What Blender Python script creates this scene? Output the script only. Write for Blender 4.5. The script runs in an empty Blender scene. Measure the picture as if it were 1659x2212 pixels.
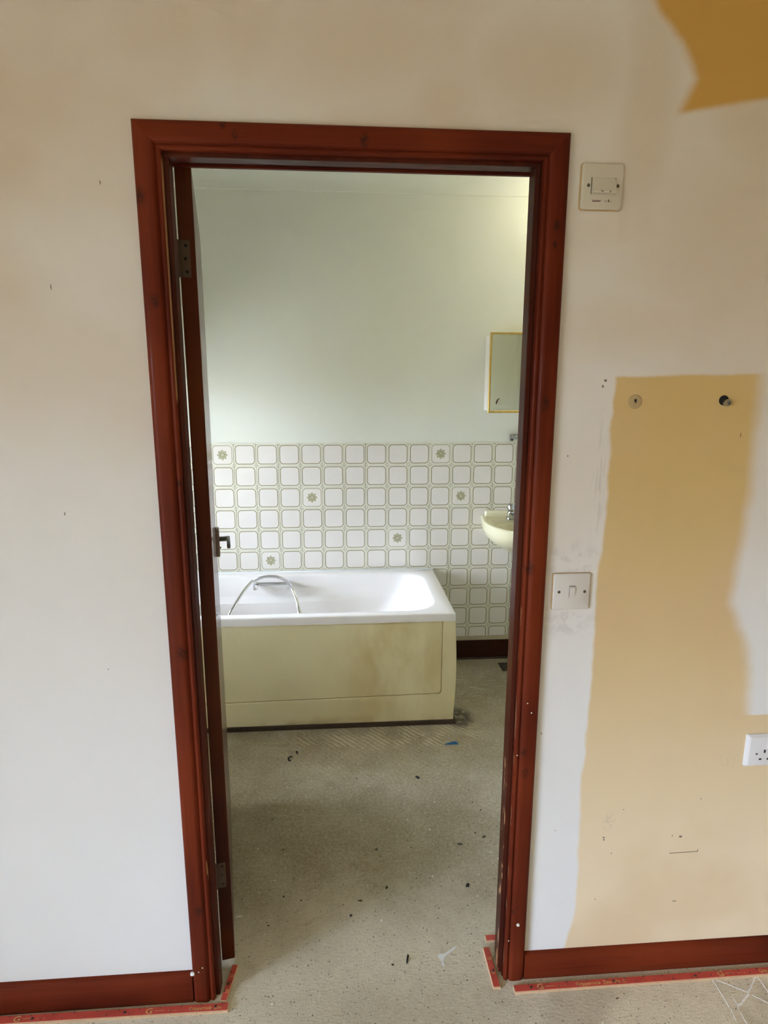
import bpy, bmesh, math, random
from mathutils import Vector, Matrix

random.seed(7)
PI = math.pi
S = bpy.context.scene
C = S.collection

# ---------------------------------------------------------------- camera
CAM = Vector((-0.1006, -1.3072, 1.5162))
YAW, PITCH, ROLL, FPX = 0.07341, 0.20051, 0.00195, 1320.7
fw = Vector((math.sin(YAW) * math.cos(PITCH), math.cos(YAW) * math.cos(PITCH), -math.sin(PITCH)))
rt = Vector((math.cos(YAW), -math.sin(YAW), 0))
up = rt.cross(fw)
r2 = rt * math.cos(ROLL) + up * math.sin(ROLL)
u2 = -rt * math.sin(ROLL) + up * math.cos(ROLL)
cd = bpy.data.cameras.new('camera')
cam = bpy.data.objects.new('camera', cd)
C.objects.link(cam)
m = Matrix((r2, u2, -fw)).transposed().to_4x4()
m.translation = CAM
cam.matrix_world = m
cd.sensor_fit = 'HORIZONTAL'
cd.sensor_width = 36.0
cd.lens = 36.0 * FPX / 1659.0
cd.clip_start = 0.02
S.camera = cam

# ---------------------------------------------------------------- sky, light, exposure
W = bpy.data.worlds.new('overcast_sky')
S.world = W
W.use_nodes = True
nt = W.node_tree
nt.nodes.clear()
wo = nt.nodes.new('ShaderNodeOutputWorld')
wb = nt.nodes.new('ShaderNodeBackground')
wb.inputs['Strength'].default_value = 9.0
tc = nt.nodes.new('ShaderNodeTexCoord')
sx = nt.nodes.new('ShaderNodeSeparateXYZ')
rp = nt.nodes.new('ShaderNodeValToRGB')
mr = nt.nodes.new('ShaderNodeMapRange')
mr.inputs['From Min'].default_value = -1
nt.links.new(tc.outputs['Generated'], sx.inputs[0])
nt.links.new(sx.outputs['Z'], mr.inputs['Value'])
nt.links.new(mr.outputs[0], rp.inputs[0])
e = rp.color_ramp.elements
e[0].position = 0.47
e[0].color = (0.10, 0.095, 0.055, 1)     # garden below the horizon
e[1].position = 0.51
e[1].color = (0.50, 0.60, 0.80, 1)       # overcast: zenith about three times the horizon
z_ = rp.color_ramp.elements.new(1.0)
z_.color = (1.50, 1.77, 2.38, 1)
nt.links.new(rp.outputs[0], wb.inputs['Color'])
nt.links.new(wb.outputs[0], wo.inputs[0])

HX0, HX1, HY0, CEIL = -4.2, 2.6, -5.3, 2.56      # hall
BX0, BX1, BY1 = -1.2198, 1.30, 1.9196             # bathroom
GLOBE = 2.5                                       # strength of the bathroom ceiling lamp
WT = 0.075                                        # partition thickness
WIN1 = (-4.8, -2.0, 0.08, 1.86)                   # hall window: y0 y1 z0 z1 in the left hall wall
WIN2 = (0.14, 0.87, 0.46, 1.80)                   # bathroom window in its left wall
WIN3_ADDED = (1.24, 1.87, 0.60, 1.62)  # unseen window added to brighten the left end of the far wall


def portal(name, loc, rot, sx_, sy_):
    l = bpy.data.lights.new(name, 'AREA')
    l.shape = 'RECTANGLE'
    l.size, l.size_y = sx_, sy_
    l.cycles.is_portal = True
    o = bpy.data.objects.new(name, l)
    o.location = loc
    o.rotation_euler = rot
    C.objects.link(o)


portal('window_portal', (HX0 - 0.12, (WIN1[0] + WIN1[1]) / 2, (WIN1[2] + WIN1[3]) / 2), (0, -PI / 2, 0), WIN1[3] - WIN1[2], WIN1[1] - WIN1[0])
for w_ in (WIN2, WIN3_ADDED):
    portal('window_portal', (BX0 - 0.12, (w_[0] + w_[1]) / 2, (w_[2] + w_[3]) / 2), (0, -PI / 2, 0), w_[3] - w_[2], w_[1] - w_[0])

vs = S.view_settings
S.display_settings.display_device = 'sRGB'
vs.view_transform = 'Standard'
vs.look = 'None'
vs.gamma = 1.0
vs.use_curve_mapping = False
vs.exposure = 2.66
S.cycles.use_denoising = True
S.cycles.use_adaptive_sampling = True
S.cycles.adaptive_threshold = 0.06
S.cycles.adaptive_min_samples = 20
S.cycles.max_bounces = 10
S.cycles.diffuse_bounces = 6
S.cycles.transparent_max_bounces = 12
S.cycles.sample_clamp_indirect = 8.0


# ---------------------------------------------------------------- material helpers
class NT:
    def __init__(s, name):
        s.m = bpy.data.materials.new(name)
        s.m.use_nodes = True
        s.t = s.m.node_tree
        s.b = s.t.nodes['Principled BSDF']

    def n(s, typ, **kw):
        x = s.t.nodes.new(typ)
        for k, v in kw.items():
            setattr(x, k, v)
        return x

    def l(s, a, b):
        s.t.links.new(a, b)

    def val(s, sock, v):
        if isinstance(v, (int, float)):
            sock.default_value = v
        elif isinstance(v, tuple):
            sock.default_value = v if len(v) == len(sock.default_value) else tuple(v) + (1,)
        else:
            s.l(v, sock)

    def math(s, op, a, b=0.0, c=None, clamp=False):
        x = s.n('ShaderNodeMath', operation=op)
        x.use_clamp = clamp
        s.val(x.inputs[0], a)
        s.val(x.inputs[1], b)
        if c is not None:
            s.val(x.inputs[2], c)
        return x.outputs[0]

    def step(s, v, lo, hi, t0=0.0, t1=1.0):
        x = s.n('ShaderNodeMapRange', interpolation_type='SMOOTHSTEP')
        s.val(x.inputs['Value'], v)
        s.val(x.inputs['From Min'], lo)
        s.val(x.inputs['From Max'], hi)
        s.val(x.inputs['To Min'], t0)
        s.val(x.inputs['To Max'], t1)
        return x.outputs[0]

    def mix(s, f, a, b):
        x = s.n('ShaderNodeMix', data_type='RGBA')
        s.val(x.inputs[0], f)
        s.val(x.inputs[6], a)
        s.val(x.inputs[7], b)
        return x.outputs[2]

    def pos(s):
        if not hasattr(s, '_p'):
            s._p = s.n('ShaderNodeNewGeometry').outputs['Position']
            q = s.n('ShaderNodeSeparateXYZ')
            s.l(s._p, q.inputs[0])
            s.x, s.y, s.z = q.outputs
        return s._p

    def objco(s):
        t = s.n('ShaderNodeTexCoord').outputs['Object']
        q = s.n('ShaderNodeSeparateXYZ')
        s.l(t, q.inputs[0])
        return t, q.outputs

    def noise(s, co, scale, detail=3.0, rough=0.5, stretch=None, out='Fac'):
        if stretch:
            mp = s.n('ShaderNodeMapping')
            s.l(co, mp.inputs[0])
            mp.inputs['Scale'].default_value = stretch
            co = mp.outputs[0]
        x = s.n('ShaderNodeTexNoise')
        s.l(co, x.inputs['Vector'])
        x.inputs['Scale'].default_value = scale
        x.inputs['Detail'].default_value = detail
        x.inputs['Roughness'].default_value = rough
        return x.outputs[out]

    def voro(s, co, scale, rnd=1.0):
        x = s.n('ShaderNodeTexVoronoi')
        s.l(co, x.inputs['Vector'])
        x.inputs['Scale'].default_value = scale
        x.inputs['Randomness'].default_value = rnd
        return x.outputs['Distance'], x.outputs['Color']

    def curve(s, v, pts):
        """piecewise-linear function of v through pts, any range"""
        a0, a1 = pts[0][0], pts[-1][0]
        b0 = min(p[1] for p in pts)
        b1 = max(p[1] for p in pts) + 1e-6
        mm = s.n('ShaderNodeMapRange')
        s.val(mm.inputs['Value'], v)
        mm.inputs['From Min'].default_value = a0
        mm.inputs['From Max'].default_value = a1
        fc = s.n('ShaderNodeFloatCurve')
        cu = fc.mapping.curves[0]
        while len(cu.points) < len(pts):
            cu.points.new(0.5, 0.5)
        for q, (a, b) in zip(cu.points, pts):
            q.location = ((a - a0) / (a1 - a0), (b - b0) / (b1 - b0))
            q.handle_type = 'VECTOR'
        fc.mapping.update()
        s.l(mm.outputs[0], fc.inputs['Value'])
        return s.math('MULTIPLY_ADD', fc.outputs[0], b1 - b0, b0)

    def blob(s, p, r, soft=0.5, co=None):
        """1 inside an ellipsoid about p with radii r"""
        a = s.n('ShaderNodeVectorMath', operation='SUBTRACT')
        s.l(co or s.pos(), a.inputs[0])
        a.inputs[1].default_value = p
        b = s.n('ShaderNodeVectorMath', operation='MULTIPLY')
        s.l(a.outputs[0], b.inputs[0])
        b.inputs[1].default_value = tuple(0 if q == 0 else 1 / q for q in r)
        c = s.n('ShaderNodeVectorMath', operation='LENGTH')
        s.l(b.outputs[0], c.inputs[0])
        return s.step(c.outputs['Value'], 1.0 - soft, 1.0 + soft, 1.0, 0.0)

    def bump(s, h, strength=0.2, dist=0.002):
        x = s.n('ShaderNodeBump')
        x.inputs['Strength'].default_value = strength
        x.inputs['Distance'].default_value = dist
        s.l(h, x.inputs['Height'])
        s.l(x.outputs[0], s.b.inputs['Normal'])

    def out(s, col=None, rough=None, metal=None, coat=None, spec=None):
        for k, v in (('Base Color', col), ('Roughness', rough), ('Metallic', metal), ('Coat Weight', coat), ('Specular IOR Level', spec)):
            if v is not None:
                s.val(s.b.inputs[k], v)
        return s.m


def plain(name, col, rough=0.5, metal=0.0, var=0.06, scale=30, coat=None, spec=None):
    k = NT(name)
    f = k.noise(k.pos(), scale)
    a = tuple(c * (1 - var) for c in col)
    b = tuple(min(1, c * (1 + var)) for c in col)
    return k.out(k.mix(f, a, b), rough, metal, coat, spec)


def varnish(name, axis, dark, mid, light, knots=(), chips=(), rough=0.42, coat=0.03, spec=0.08):
    k = NT(name)
    p = k.pos()
    st = [22, 22, 22]
    st[axis] = 1.1
    g = k.noise(p, 1.0, 5, 0.55, tuple(st))
    st2 = [160, 160, 160]
    st2[axis] = 4
    g2 = k.noise(p, 1.0, 2, 0.5, tuple(st2))
    big = k.noise(p, 2.2, 2)
    col = k.mix(k.step(g, 0.36, 0.66), dark, mid)
    col = k.mix(k.step(big, 0.35, 0.7, 0, 0.75), col, light)
    col = k.mix(k.math('MULTIPLY', k.step(g2, 0.5, 0.75), 0.35), col, dark)
    for (q, r) in knots:
        b = k.math('MULTIPLY', k.math('MULTIPLY', k.blob((q[0], 0, q[1]), (r * .8, 0, r * 1.3), 0.8), k.step(k.noise(p, 130, 3), 0.25, 0.60)), 0.85)
        # distance ignores depth
        col = k.mix(b, col, (0.030, 0.010, 0.007))
    for (x0, x1, z0, z1, thr) in chips:
        nn = k.noise(p, 1.0, 3, 0.6, (60, 60, 14))
        ins = k.math('MULTIPLY', k.math('MULTIPLY', k.step(k.x, x0 - .0006, x0), k.step(k.x, x1, x1 + .0006, 1, 0)),
                     k.math('MULTIPLY', k.step(k.z, z0 - .02, z0), k.step(k.z, z1, z1 + .02, 1, 0)))
        col = k.mix(k.math('MULTIPLY', ins, k.step(nn, thr, thr + .04)), col, (0.40, 0.21, 0.10))
    k.bump(g2, 0.08, 0.001)
    sc = k.noise(p, 9, 4)
    return k.out(col, k.math('MULTIPLY_ADD', sc, 0.22, rough - 0.1), 0, coat, spec)


# ---------------------------------------------------------------- mesh helpers
class MB:
    def __init__(s):
        s.bm = bmesh.new()

    def box(s, x0, x1, y0, y1, z0, z1, bev=0.0, seg=2):
        vs_ = [s.bm.verts.new(q) for q in ((x0, y0, z0), (x1, y0, z0), (x1, y1, z0), (x0, y1, z0), (x0, y0, z1), (x1, y0, z1), (x1, y1, z1), (x0, y1, z1))]
        fs = [s.bm.faces.new([vs_[i] for i in q]) for q in ((3, 2, 1, 0), (4, 5, 6, 7), (0, 1, 5, 4), (1, 2, 6, 5), (2, 3, 7, 6), (3, 0, 4, 7))]
        if bev:
            es = {e_ for f in fs for e_ in f.edges}
            bmesh.ops.bevel(s.bm, geom=list(es), offset=bev, segments=seg, affect='EDGES', profile=0.5)
        return s

    def loft(s, rings, cap0=True, cap1=True, closed=True):
        R = [[s.bm.verts.new(q) for q in r] for r in rings]
        n = len(R[0])
        for a, b in zip(R, R[1:]):
            for i in range(n if closed else n - 1):
                j = (i + 1) % n
                try:
                    s.bm.faces.new((a[i], a[j], b[j], b[i]))
                except ValueError:
                    pass
        if cap0:
            s.bm.faces.new(R[0][::-1])
        if cap1:
            s.bm.faces.new(R[-1])
        return s

    def prism(s, outline, axis, a, b):
        """outline: 2-D points; extruded along axis 0/1/2 from a to b"""
        def mk(u, v, t):
            q = [u, v]
            q.insert(axis, t)
            return q
        return s.loft([[mk(u, v, a) for u, v in outline], [mk(u, v, b) for u, v in outline]])

    def lathe(s, prof, origin, axis=2, n=20):
        rings = []
        for r, h in prof:
            rg = []
            for i in range(n):
                t = 2 * PI * i / n
                q = [r * math.cos(t), r * math.sin(t)]
                q.insert(axis, h)
                rg.append([origin[k] + q[k] for k in range(3)])
            rings.append(rg)
        return s.loft(rings)

    def tube(s, pts, rad, n=10):
        pts = [Vector(p) for p in pts]
        rings = []
        prev = None
        for i, p in enumerate(pts):
            t = (pts[min(i + 1, len(pts) - 1)] - pts[max(i - 1, 0)]).normalized()
            if prev is None:
                a = t.cross(Vector((0.3, 0.9, 0.1))).normalized()
            else:
                a = (prev - t * prev.dot(t)).normalized()
            prev = a
            b = t.cross(a)
            r = rad(i / (len(pts) - 1)) if callable(rad) else rad
            rings.append([p + (a * math.cos(2 * PI * k / n) + b * math.sin(2 * PI * k / n)) * r for k in range(n)])
        return s.loft(rings)

    def build(s, name, mat, parent=None, smooth=False, off=None, rel=True, auto=None):
        bmesh.ops.recalc_face_normals(s.bm, faces=s.bm.faces)
        o0 = Vector((0, 0, 0))
        if off is not None:
            o0 = Vector(off)
        elif parent is not None and rel:
            q = parent
            while q is not None:
                o0 += Vector(q.location)
                q = q.parent
        if o0.length:
            bmesh.ops.translate(s.bm, verts=s.bm.verts, vec=-o0)
        me = bpy.data.meshes.new(name)
        s.bm.to_mesh(me)
        s.bm.free()
        for pl in me.polygons:
            pl.use_smooth = smooth
        if auto:
            me.set_sharp_from_angle(angle=math.radians(auto))
        if mat:
            me.materials.append(mat)
        o = bpy.data.objects.new(name, me)
        C.objects.link(o)
        if parent is not None:
            o.parent = parent
        elif off is not None:
            o.location = off
        return o


def thing(name, label, cat, loc, group=None, rotz=0.0):
    o = bpy.data.objects.new(name, None)
    o.empty_display_size = 0.05
    o.location = loc
    o.rotation_euler = (0, 0, rotz)
    C.objects.link(o)
    o['label'] = label
    o['category'] = cat
    if group:
        o['group'] = group
    return o


def tag(o, label, cat, group=None):
    o['label'] = label
    o['category'] = cat
    if group:
        o['group'] = group
    return o


def struct(o, label=None, cat=None):
    o['kind'] = 'structure'
    if label:
        o['label'] = label
    if cat:
        o['category'] = cat
    return o


def rrect(x0, x1, y0, y1, r, nc=8, ne=10):
    """rounded rectangle with a fixed number of points per corner and edge, anticlockwise"""
    cs = [((x1 - r, y0 + r), -PI / 2), ((x1 - r, y1 - r), 0), ((x0 + r, y1 - r), PI / 2), ((x0 + r, y0 + r), PI)]
    pts = []
    for i, ((cx, cy), a0) in enumerate(cs):
        arc = [(cx + r * math.cos(a0 + PI / 2 * k / nc), cy + r * math.sin(a0 + PI / 2 * k / nc)) for k in range(nc + 1)]
        pts += arc
        (nx, ny), b0 = cs[(i + 1) % 4]
        s0 = arc[-1]
        s1 = (nx + r * math.cos(b0), ny + r * math.sin(b0))
        for k in range(1, ne):
            pts.append((s0[0] + (s1[0] - s0[0]) * k / ne, s0[1] + (s1[1] - s0[1]) * k / ne))
    return pts


def text_obj(body, size, mat, loc, rot, name, parent, depth=0.0003, sx_=1.0):
    cu = bpy.data.curves.new(name, 'FONT')
    cu.body = body
    cu.size = size
    cu.extrude = depth
    cu.resolution_u = 3
    cu.offset = size * 0.018
    tmp = bpy.data.objects.new('tmp_text', cu)
    C.objects.link(tmp)
    bpy.context.view_layer.update()
    dg = bpy.context.evaluated_depsgraph_get()
    me = bpy.data.meshes.new_from_object(tmp.evaluated_get(dg))
    bpy.data.objects.remove(tmp)
    me.name = name
    me.materials.clear()
    me.materials.append(mat)
    o = bpy.data.objects.new(name, me)
    C.objects.link(o)
    o.parent = parent
    o.location = loc
    o.rotation_euler = rot
    o.scale = (sx_, 1, 1)
    return o


# ---------------------------------------------------------------- materials
WHITE = (0.78, 0.775, 0.77)
OCHRE = (0.60, 0.335, 0.085)


def hall_wall_material():
    k = NT('patchy_emulsion')
    p = k.pos()
    wn = k.noise(p, 5.0, 4, 0.55)
    wn2 = k.noise(p, 22.0, 3, 0.55)
    jit = k.math('ADD', k.math('MULTIPLY_ADD', wn, 0.030, -0.015), k.math('MULTIPLY_ADD', wn2, 0.012, -0.006))
    X = k.math('ADD', k.x, jit)
    Z = k.math('ADD', k.z, k.math('MULTIPLY', jit, 0.6))
    # thin first coat of white over ochre: peach patches, upper-wall shade painted in
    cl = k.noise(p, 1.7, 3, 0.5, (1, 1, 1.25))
    thin_shade = k.step(cl, 0.36, 0.68)
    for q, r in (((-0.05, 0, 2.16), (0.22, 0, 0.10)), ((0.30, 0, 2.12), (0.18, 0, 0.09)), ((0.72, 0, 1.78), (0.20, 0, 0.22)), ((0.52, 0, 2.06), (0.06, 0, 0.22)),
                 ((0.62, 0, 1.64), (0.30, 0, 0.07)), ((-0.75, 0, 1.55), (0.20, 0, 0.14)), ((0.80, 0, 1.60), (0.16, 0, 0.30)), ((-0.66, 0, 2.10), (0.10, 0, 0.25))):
        thin_shade = k.math('MAXIMUM', thin_shade, k.math('MULTIPLY', k.blob(q, r, 0.8), 0.75))
    thin_shade = k.math('MULTIPLY', k.math('MULTIPLY_ADD', thin_shade, 0.55, 0.45), k.step(k.z, 0.6, 1.95, 0.08, 1.0))
    col = k.mix(k.math('MULTIPLY', thin_shade, 0.75), WHITE, (0.60, 0.44, 0.285))
    # bare ochre, upper right
    a = k.math('MULTIPLY', k.step(k.math('SUBTRACT', X, k.curve(Z, [(1.9, .56), (2.03, .575), (2.054, .587), (2.116, .612), (2.172, .5845), (2.25, .516), (2.45, .40)])), -0.014, 0.016),
               k.step(k.math('SUBTRACT', Z, k.curve(X, [(.4, 2.05), (.587, 2.053), (.7665, 2.084), (2.6, 2.12)])), -0.006, 0.010))
    col = k.mix(a, col, (0.585, 0.335, 0.085))
    # strip of older paint, lower right, with a lighter wash lower down
    left = k.step(k.math('SUBTRACT', X, k.curve(Z, [(0, .47), (.07, .472), (.16, .489), (.213, .49), (.549, .4854), (.798, .4913), (1.098, .4863), (1.25, .4966), (1.54, .492), (1.7, .492)])), -0.004, 0.007)
    top = k.step(k.math('SUBTRACT', Z, k.curve(X, [(.4, 1.538), (.49, 1.539), (.807, 1.547), (2.6, 1.56)])), -0.004, 0.005, 1, 0)
    right = k.step(k.math('SUBTRACT', X, k.curve(Z, [(0, 4.), (.70, 4.), (.725, .90), (.84, .885), (.9045, .872), (.96, .845), (1.023, .8174), (1.19, .8307), (1.505, .8234), (1.7, .82)])), -0.022, 0.022, 1, 0)
    b = k.math('MULTIPLY', k.math('MULTIPLY', left, top), right)
    lowcol = k.mix(k.step(k.z, 0.1, 1.5), (0.80, 0.66, 0.46), (0.62, 0.43, 0.175))
    lowcol = k.mix(k.math('MULTIPLY', k.step(k.noise(p, 2.6, 3), 0.42, 0.7), 0.5), lowcol, (0.66, 0.47, 0.27))
    col = k.mix(b, col, lowcol)
    # scuffs and marks that are really on the wall
    grey = k.math('MULTIPLY', k.blob((0.425, 0, 0.985), (0.055, 0, 0.035), 0.7), k.step(k.noise(p, 40, 4), 0.42, 0.62))
    grey = k.math('MAXIMUM', grey, k.math('MULTIPLY', k.blob((0.425, 0, 1.13), (0.06, 0, 0.04), 0.8), k.step(k.noise(p, 36, 4), 0.45, 0.65)))
    grey = k.math('MAXIMUM', grey, k.math('MULTIPLY', k.blob((0.474, 0, 1.30), (0.012, 0, 0.13), 0.8), k.step(k.noise(p, 1, 4, 0.5, (120, 1, 14)), 0.48, 0.62)))
    grey = k.math('MAXIMUM', grey, k.math('MULTIPLY', k.blob((0.564, 0, 0.4473), (0.012, 0, 0.022), 0.8), k.step(k.noise(p, 90, 4), 0.45, 0.6)))
    grey = k.math('MAXIMUM', grey, k.math('MULTIPLY', k.blob((0.861, 0, 0.606), (0.022, 0, 0.014), 0.8), k.step(k.noise(p, 90, 4), 0.5, 0.62)))
    col = k.mix(k.math('MULTIPLY', grey, 0.26), col, (0.33, 0.29, 0.29))
    dk = None
    for (x, z, rx, rz) in ((0.7571, .3934, .0042, .0030), (0.5552, .3958, .0022, .0022), (0.5545, .402, .0026, .0022), (0.735, .397, .0012, .0022), (0.7919, 1.4142, .0009, .006),
                           (-.6603, 1.7085, .0010, .0055), (-.6788, 1.2545, .0011, .004), (.4729, 1.5323, .0032, .0026), (.468, 1.52, .0022, .003), (.5305, 1.491, .0016, .003),
                           (0.578, .355, .0016, .0014), (0.40, 1.37, .0014, .002), (.377, 0.70, .0015, .002), (.60, .48, .0014, .0012), (.80, .50, .002, .0012), (.545, .22, .0014, .0014),
                           (.76, .2, .006, .0012), (.427, 0.43, .001, .0016), (-.62, .9, .0012, .0012), (-.55, 1.9, .001, .004)):
        q = k.blob((x, 0, z), (rx, 0, rz), 0.35)
        dk = q if dk is None else k.math('MAXIMUM', dk, q)
    # pencil-thin scratch with a hooked end
    ln = k.math('MULTIPLY', k.math('MULTIPLY', k.step(k.x, .7315, .7325), k.step(k.x, .8075, .8085, 1, 0)),
                k.step(k.math('ABSOLUTE', k.math('SUBTRACT', k.z, k.math('MULTIPLY_ADD', k.x, 0.012, 0.3371))), .0007, .0013, 1, 0))
    dk = k.math('MAXIMUM', dk, ln)
    dk = k.math('MAXIMUM', dk, k.blob((.8077, 0, .3495), (.0010, 0, .0042), 0.3))
    col = k.mix(k.math('MULTIPLY', dk, 0.85), col, (0.055, 0.040, 0.030))
    k.bump(k.noise(p, 60, 4), 0.10, 0.002)
    return k.out(col, 0.75, 0, None, 0.25)


def floor_material():
    k = NT('bare_screed')
    p = k.pos()
    n1 = k.noise(p, 3.0, 4, 0.6)
    n2 = k.noise(p, 26, 5, 0.65)
    n3 = k.noise(p, 1.0, 3, 0.6, (60, 150, 60))
    col = k.mix(n2, (0.65, 0.58, 0.45), (0.85, 0.775, 0.635))
    # brown adhesive film in patches; over the bathroom it also carries painted shade
    film_shade = k.math('MULTIPLY', k.step(k.math('ADD', k.y, k.math('MULTIPLY_ADD', n1, 0.5, -0.25)), -0.02, 0.45), 0.86)
    film_shade = k.math('MAXIMUM', film_shade, k.math('MULTIPLY', k.step(n1, 0.5, 0.68), 0.35))
    film_shade = k.math('MAXIMUM', film_shade, k.math('MULTIPLY', k.blob((0.0, -0.10, 0), (0.25, 0.10, 0), 0.8), 0.3))
    film_shade = k.math('MULTIPLY', film_shade, k.step(k.noise(p, 90, 5, 0.7), 0.25, 0.65, 0.70, 1.0))
    film_shade = k.math('MULTIPLY', film_shade, k.step(k.noise(p, 5, 3, 0.6), 0.25, 0.65, 0.80, 1.0))
    col = k.mix(film_shade, col, (0.215, 0.160, 0.072))
    col = k.mix(k.math('MULTIPLY', k.step(n3, 0.60, 0.72), 0.45), col, (0.10, 0.085, 0.06))
    col = k.mix(k.math('MULTIPLY', k.step(n3, 0.28, 0.38, 1, 0), 0.30), col, (0.76, 0.73, 0.66))
    n4 = k.noise(p, 1.0, 3, 0.7, (210, 330, 200))
    col = k.mix(k.math('MULTIPLY', k.step(n4, 0.56, 0.68), 0.60), col, (0.11, 0.085, 0.05))
    col = k.mix(k.math('MULTIPLY', k.step(n4, 0.30, 0.42, 1, 0), 0.45), col, (0.85, 0.80, 0.68))
    d, c = k.voro(p, 105)
    cs = k.n('ShaderNodeSeparateColor')
    k.l(c, cs.inputs[0])
    spot = k.math('MULTIPLY', k.step(d, 0.10, k.math('MULTIPLY_ADD', cs.outputs[1], 0.28, 0.11), 1, 0), k.math('GREATER_THAN', cs.outputs[0], 0.78))
    col = k.mix(k.math('MULTIPLY', spot, 0.6), col, (0.07, 0.06, 0.045))
    d2, c2 = k.voro(p, 46)
    cs2 = k.n('ShaderNodeSeparateColor')
    k.l(c2, cs2.inputs[0])
    wsp = k.math('MULTIPLY', k.step(d2, 0.06, k.math('MULTIPLY_ADD', cs2.outputs[0], 0.16, 0.07), 1, 0), k.math('GREATER_THAN', cs2.outputs[1], 0.82))
    col = k.mix(k.math('MULTIPLY', wsp, 0.7), col, (0.78, 0.75, 0.68))
    # ridges of comb-spread adhesive in front of the bath
    wv = k.n('ShaderNodeTexWave', wave_type='BANDS', bands_direction='X')
    mp = k.n('ShaderNodeMapping')
    mp.inputs['Rotation'].default_value = (0, 0, math.radians(-42))
    k.l(p, mp.inputs[0])
    k.l(mp.outputs[0], wv.inputs['Vector'])
    wv.inputs['Scale'].default_value = 15
    wv.inputs['Distortion'].default_value = 2.6
    wv.inputs['Detail'].default_value = 2
    zone = k.math('MAXIMUM', k.math('MULTIPLY', k.blob((0.12, 1.15, 0), (0.40, 0.09, 0), 0.5), 1.0), k.math('MULTIPLY', k.blob((0.05, 1.0, 0), (0.45, 0.14, 0), 0.7), 0.22))
    rid = k.math('MULTIPLY', zone, k.math('MULTIPLY', k.step(wv.outputs['Fac'], 0.35, 0.75), k.step(k.noise(p, 12, 4), 0.36, 0.60)))
    col = k.mix(k.math('MULTIPLY', rid, 0.70), col, (0.62, 0.54, 0.38))
    # dark adhesive stain beyond the bath corner, pale scrapes by the far wall
    st = k.math('MULTIPLY', k.blob((0.45, 1.28, 0), (0.055, 0.09, 0), 0.5), k.step(k.noise(p, 30, 3), 0.3, 0.55))
    col = k.mix(k.math('MULTIPLY', st, 0.8), col, (0.045, 0.035, 0.025))
    sc = k.math('MULTIPLY', k.blob((0.56, 1.60, 0), (0.22, 0.16, 0), 0.6), k.step(k.noise(p, 1, 3, 0.5, (9, 70, 9)), 0.58, 0.66))
    col = k.mix(k.math('MULTIPLY', sc, 0.6), col, (0.62, 0.57, 0.45))
    h = k.math('ADD', k.math('MULTIPLY', n2, 0.6), k.math('ADD', k.math('MULTIPLY', n3, 0.5), k.math('MULTIPLY', rid, 0.8)))
    h = k.math('SUBTRACT', h, k.math('MULTIPLY', spot, 0.6))
    k.bump(h, 0.45, 0.004)
    return k.out(col, 0.8, 0, None, 0.3)


def tile_material(flower):
    k = NT('flower_tile_glaze' if flower else 'tile_glaze')
    t, (x, y, z) = k.objco()
    TPn = 1 / 0.1144
    ax = k.math('MULTIPLY', k.math('ABSOLUTE', x), TPn)
    az = k.math('MULTIPLY', k.math('ABSOLUTE', z), TPn)
    sq = k.math('MAXIMUM', ax, az)
    ch = k.math('ADD', k.math('MULTIPLY', k.math('ADD', ax, az), 0.7071), -0.106)
    inner = k.math('SMOOTH_MAX', sq, ch, 0.035)
    wob = k.math('MULTIPLY_ADD', k.noise(k.pos(), 60, 2), 0.010, -0.005)
    inner = k.math('ADD', inner, wob)
    line = k.math('MULTIPLY', k.step(inner, 0.400, 0.411), k.step(inner, 0.438, 0.450, 1, 0))
    outl = k.math('MULTIPLY', k.step(sq, 0.472, 0.482), 0.60)
    band = k.step(inner, 0.435, 0.445)
    corner = k.math('MULTIPLY', k.step(inner, 0.445, 0.46), k.step(k.math('MINIMUM', ax, az), 0.37, 0.41))
    base = k.mix(k.noise(k.pos(), 14, 2), (0.70, 0.645, 0.575), (0.74, 0.685, 0.615))
    col = k.mix(k.math('MULTIPLY', band, 0.8), base, (0.78, 0.75, 0.63))
    col = k.mix(k.math('MULTIPLY', corner, 0.40), col, (0.33, 0.29, 0.13))
    col = k.mix(outl, col, (0.36, 0.32, 0.15))
    col = k.mix(k.math('MULTIPLY', line, 0.92), col, (0.235, 0.20, 0.075))
    if flower:
        col = k.mix(0.25, col, (0.76, 0.72, 0.60))
        r = k.math('SQRT', k.math('ADD', k.math('MULTIPLY', x, x), k.math('MULTIPLY', z, z)))
        r = k.math('MULTIPLY', r, TPn)
        th = k.math('ARCTAN2', z, x)
        edge = k.math('MULTIPLY_ADD', k.math('COSINE', k.math('MULTIPLY', th, 8.0)), 0.030, 0.205)
        fl = k.step(k.math('SUBTRACT', r, edge), -0.012, 0.012, 1, 0)
        pet = k.step(k.math('SUBTRACT', r, edge), -0.045, -0.03)
        rays = k.step(k.math('SINE', k.math('MULTIPLY', th, 8.0)), 0.25, 0.6)
        dsp = k.step(k.noise(k.pos(), 320, 3), 0.46, 0.56)
        rosette = k.step(k.math('ABSOLUTE', k.math('SUBTRACT', r, 0.10)), 0.016, 0.026, 1, 0)
        ink = k.math('MAXIMUM', k.math('MAXIMUM', pet, k.math('MULTIPLY', rays, 0.6)), k.math('MAXIMUM', rosette, dsp))
        col = k.mix(k.math('MULTIPLY', fl, 0.45), col, (0.50, 0.46, 0.21))
        col = k.mix(k.math('MULTIPLY', k.math('MULTIPLY', fl, ink), 0.75), col, (0.20, 0.18, 0.065))
    k.bump(k.math('MULTIPLY', inner, 1.0), 0.05, 0.002)
    return k.out(col, 0.22, 0, 0.0, 0.5)


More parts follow.
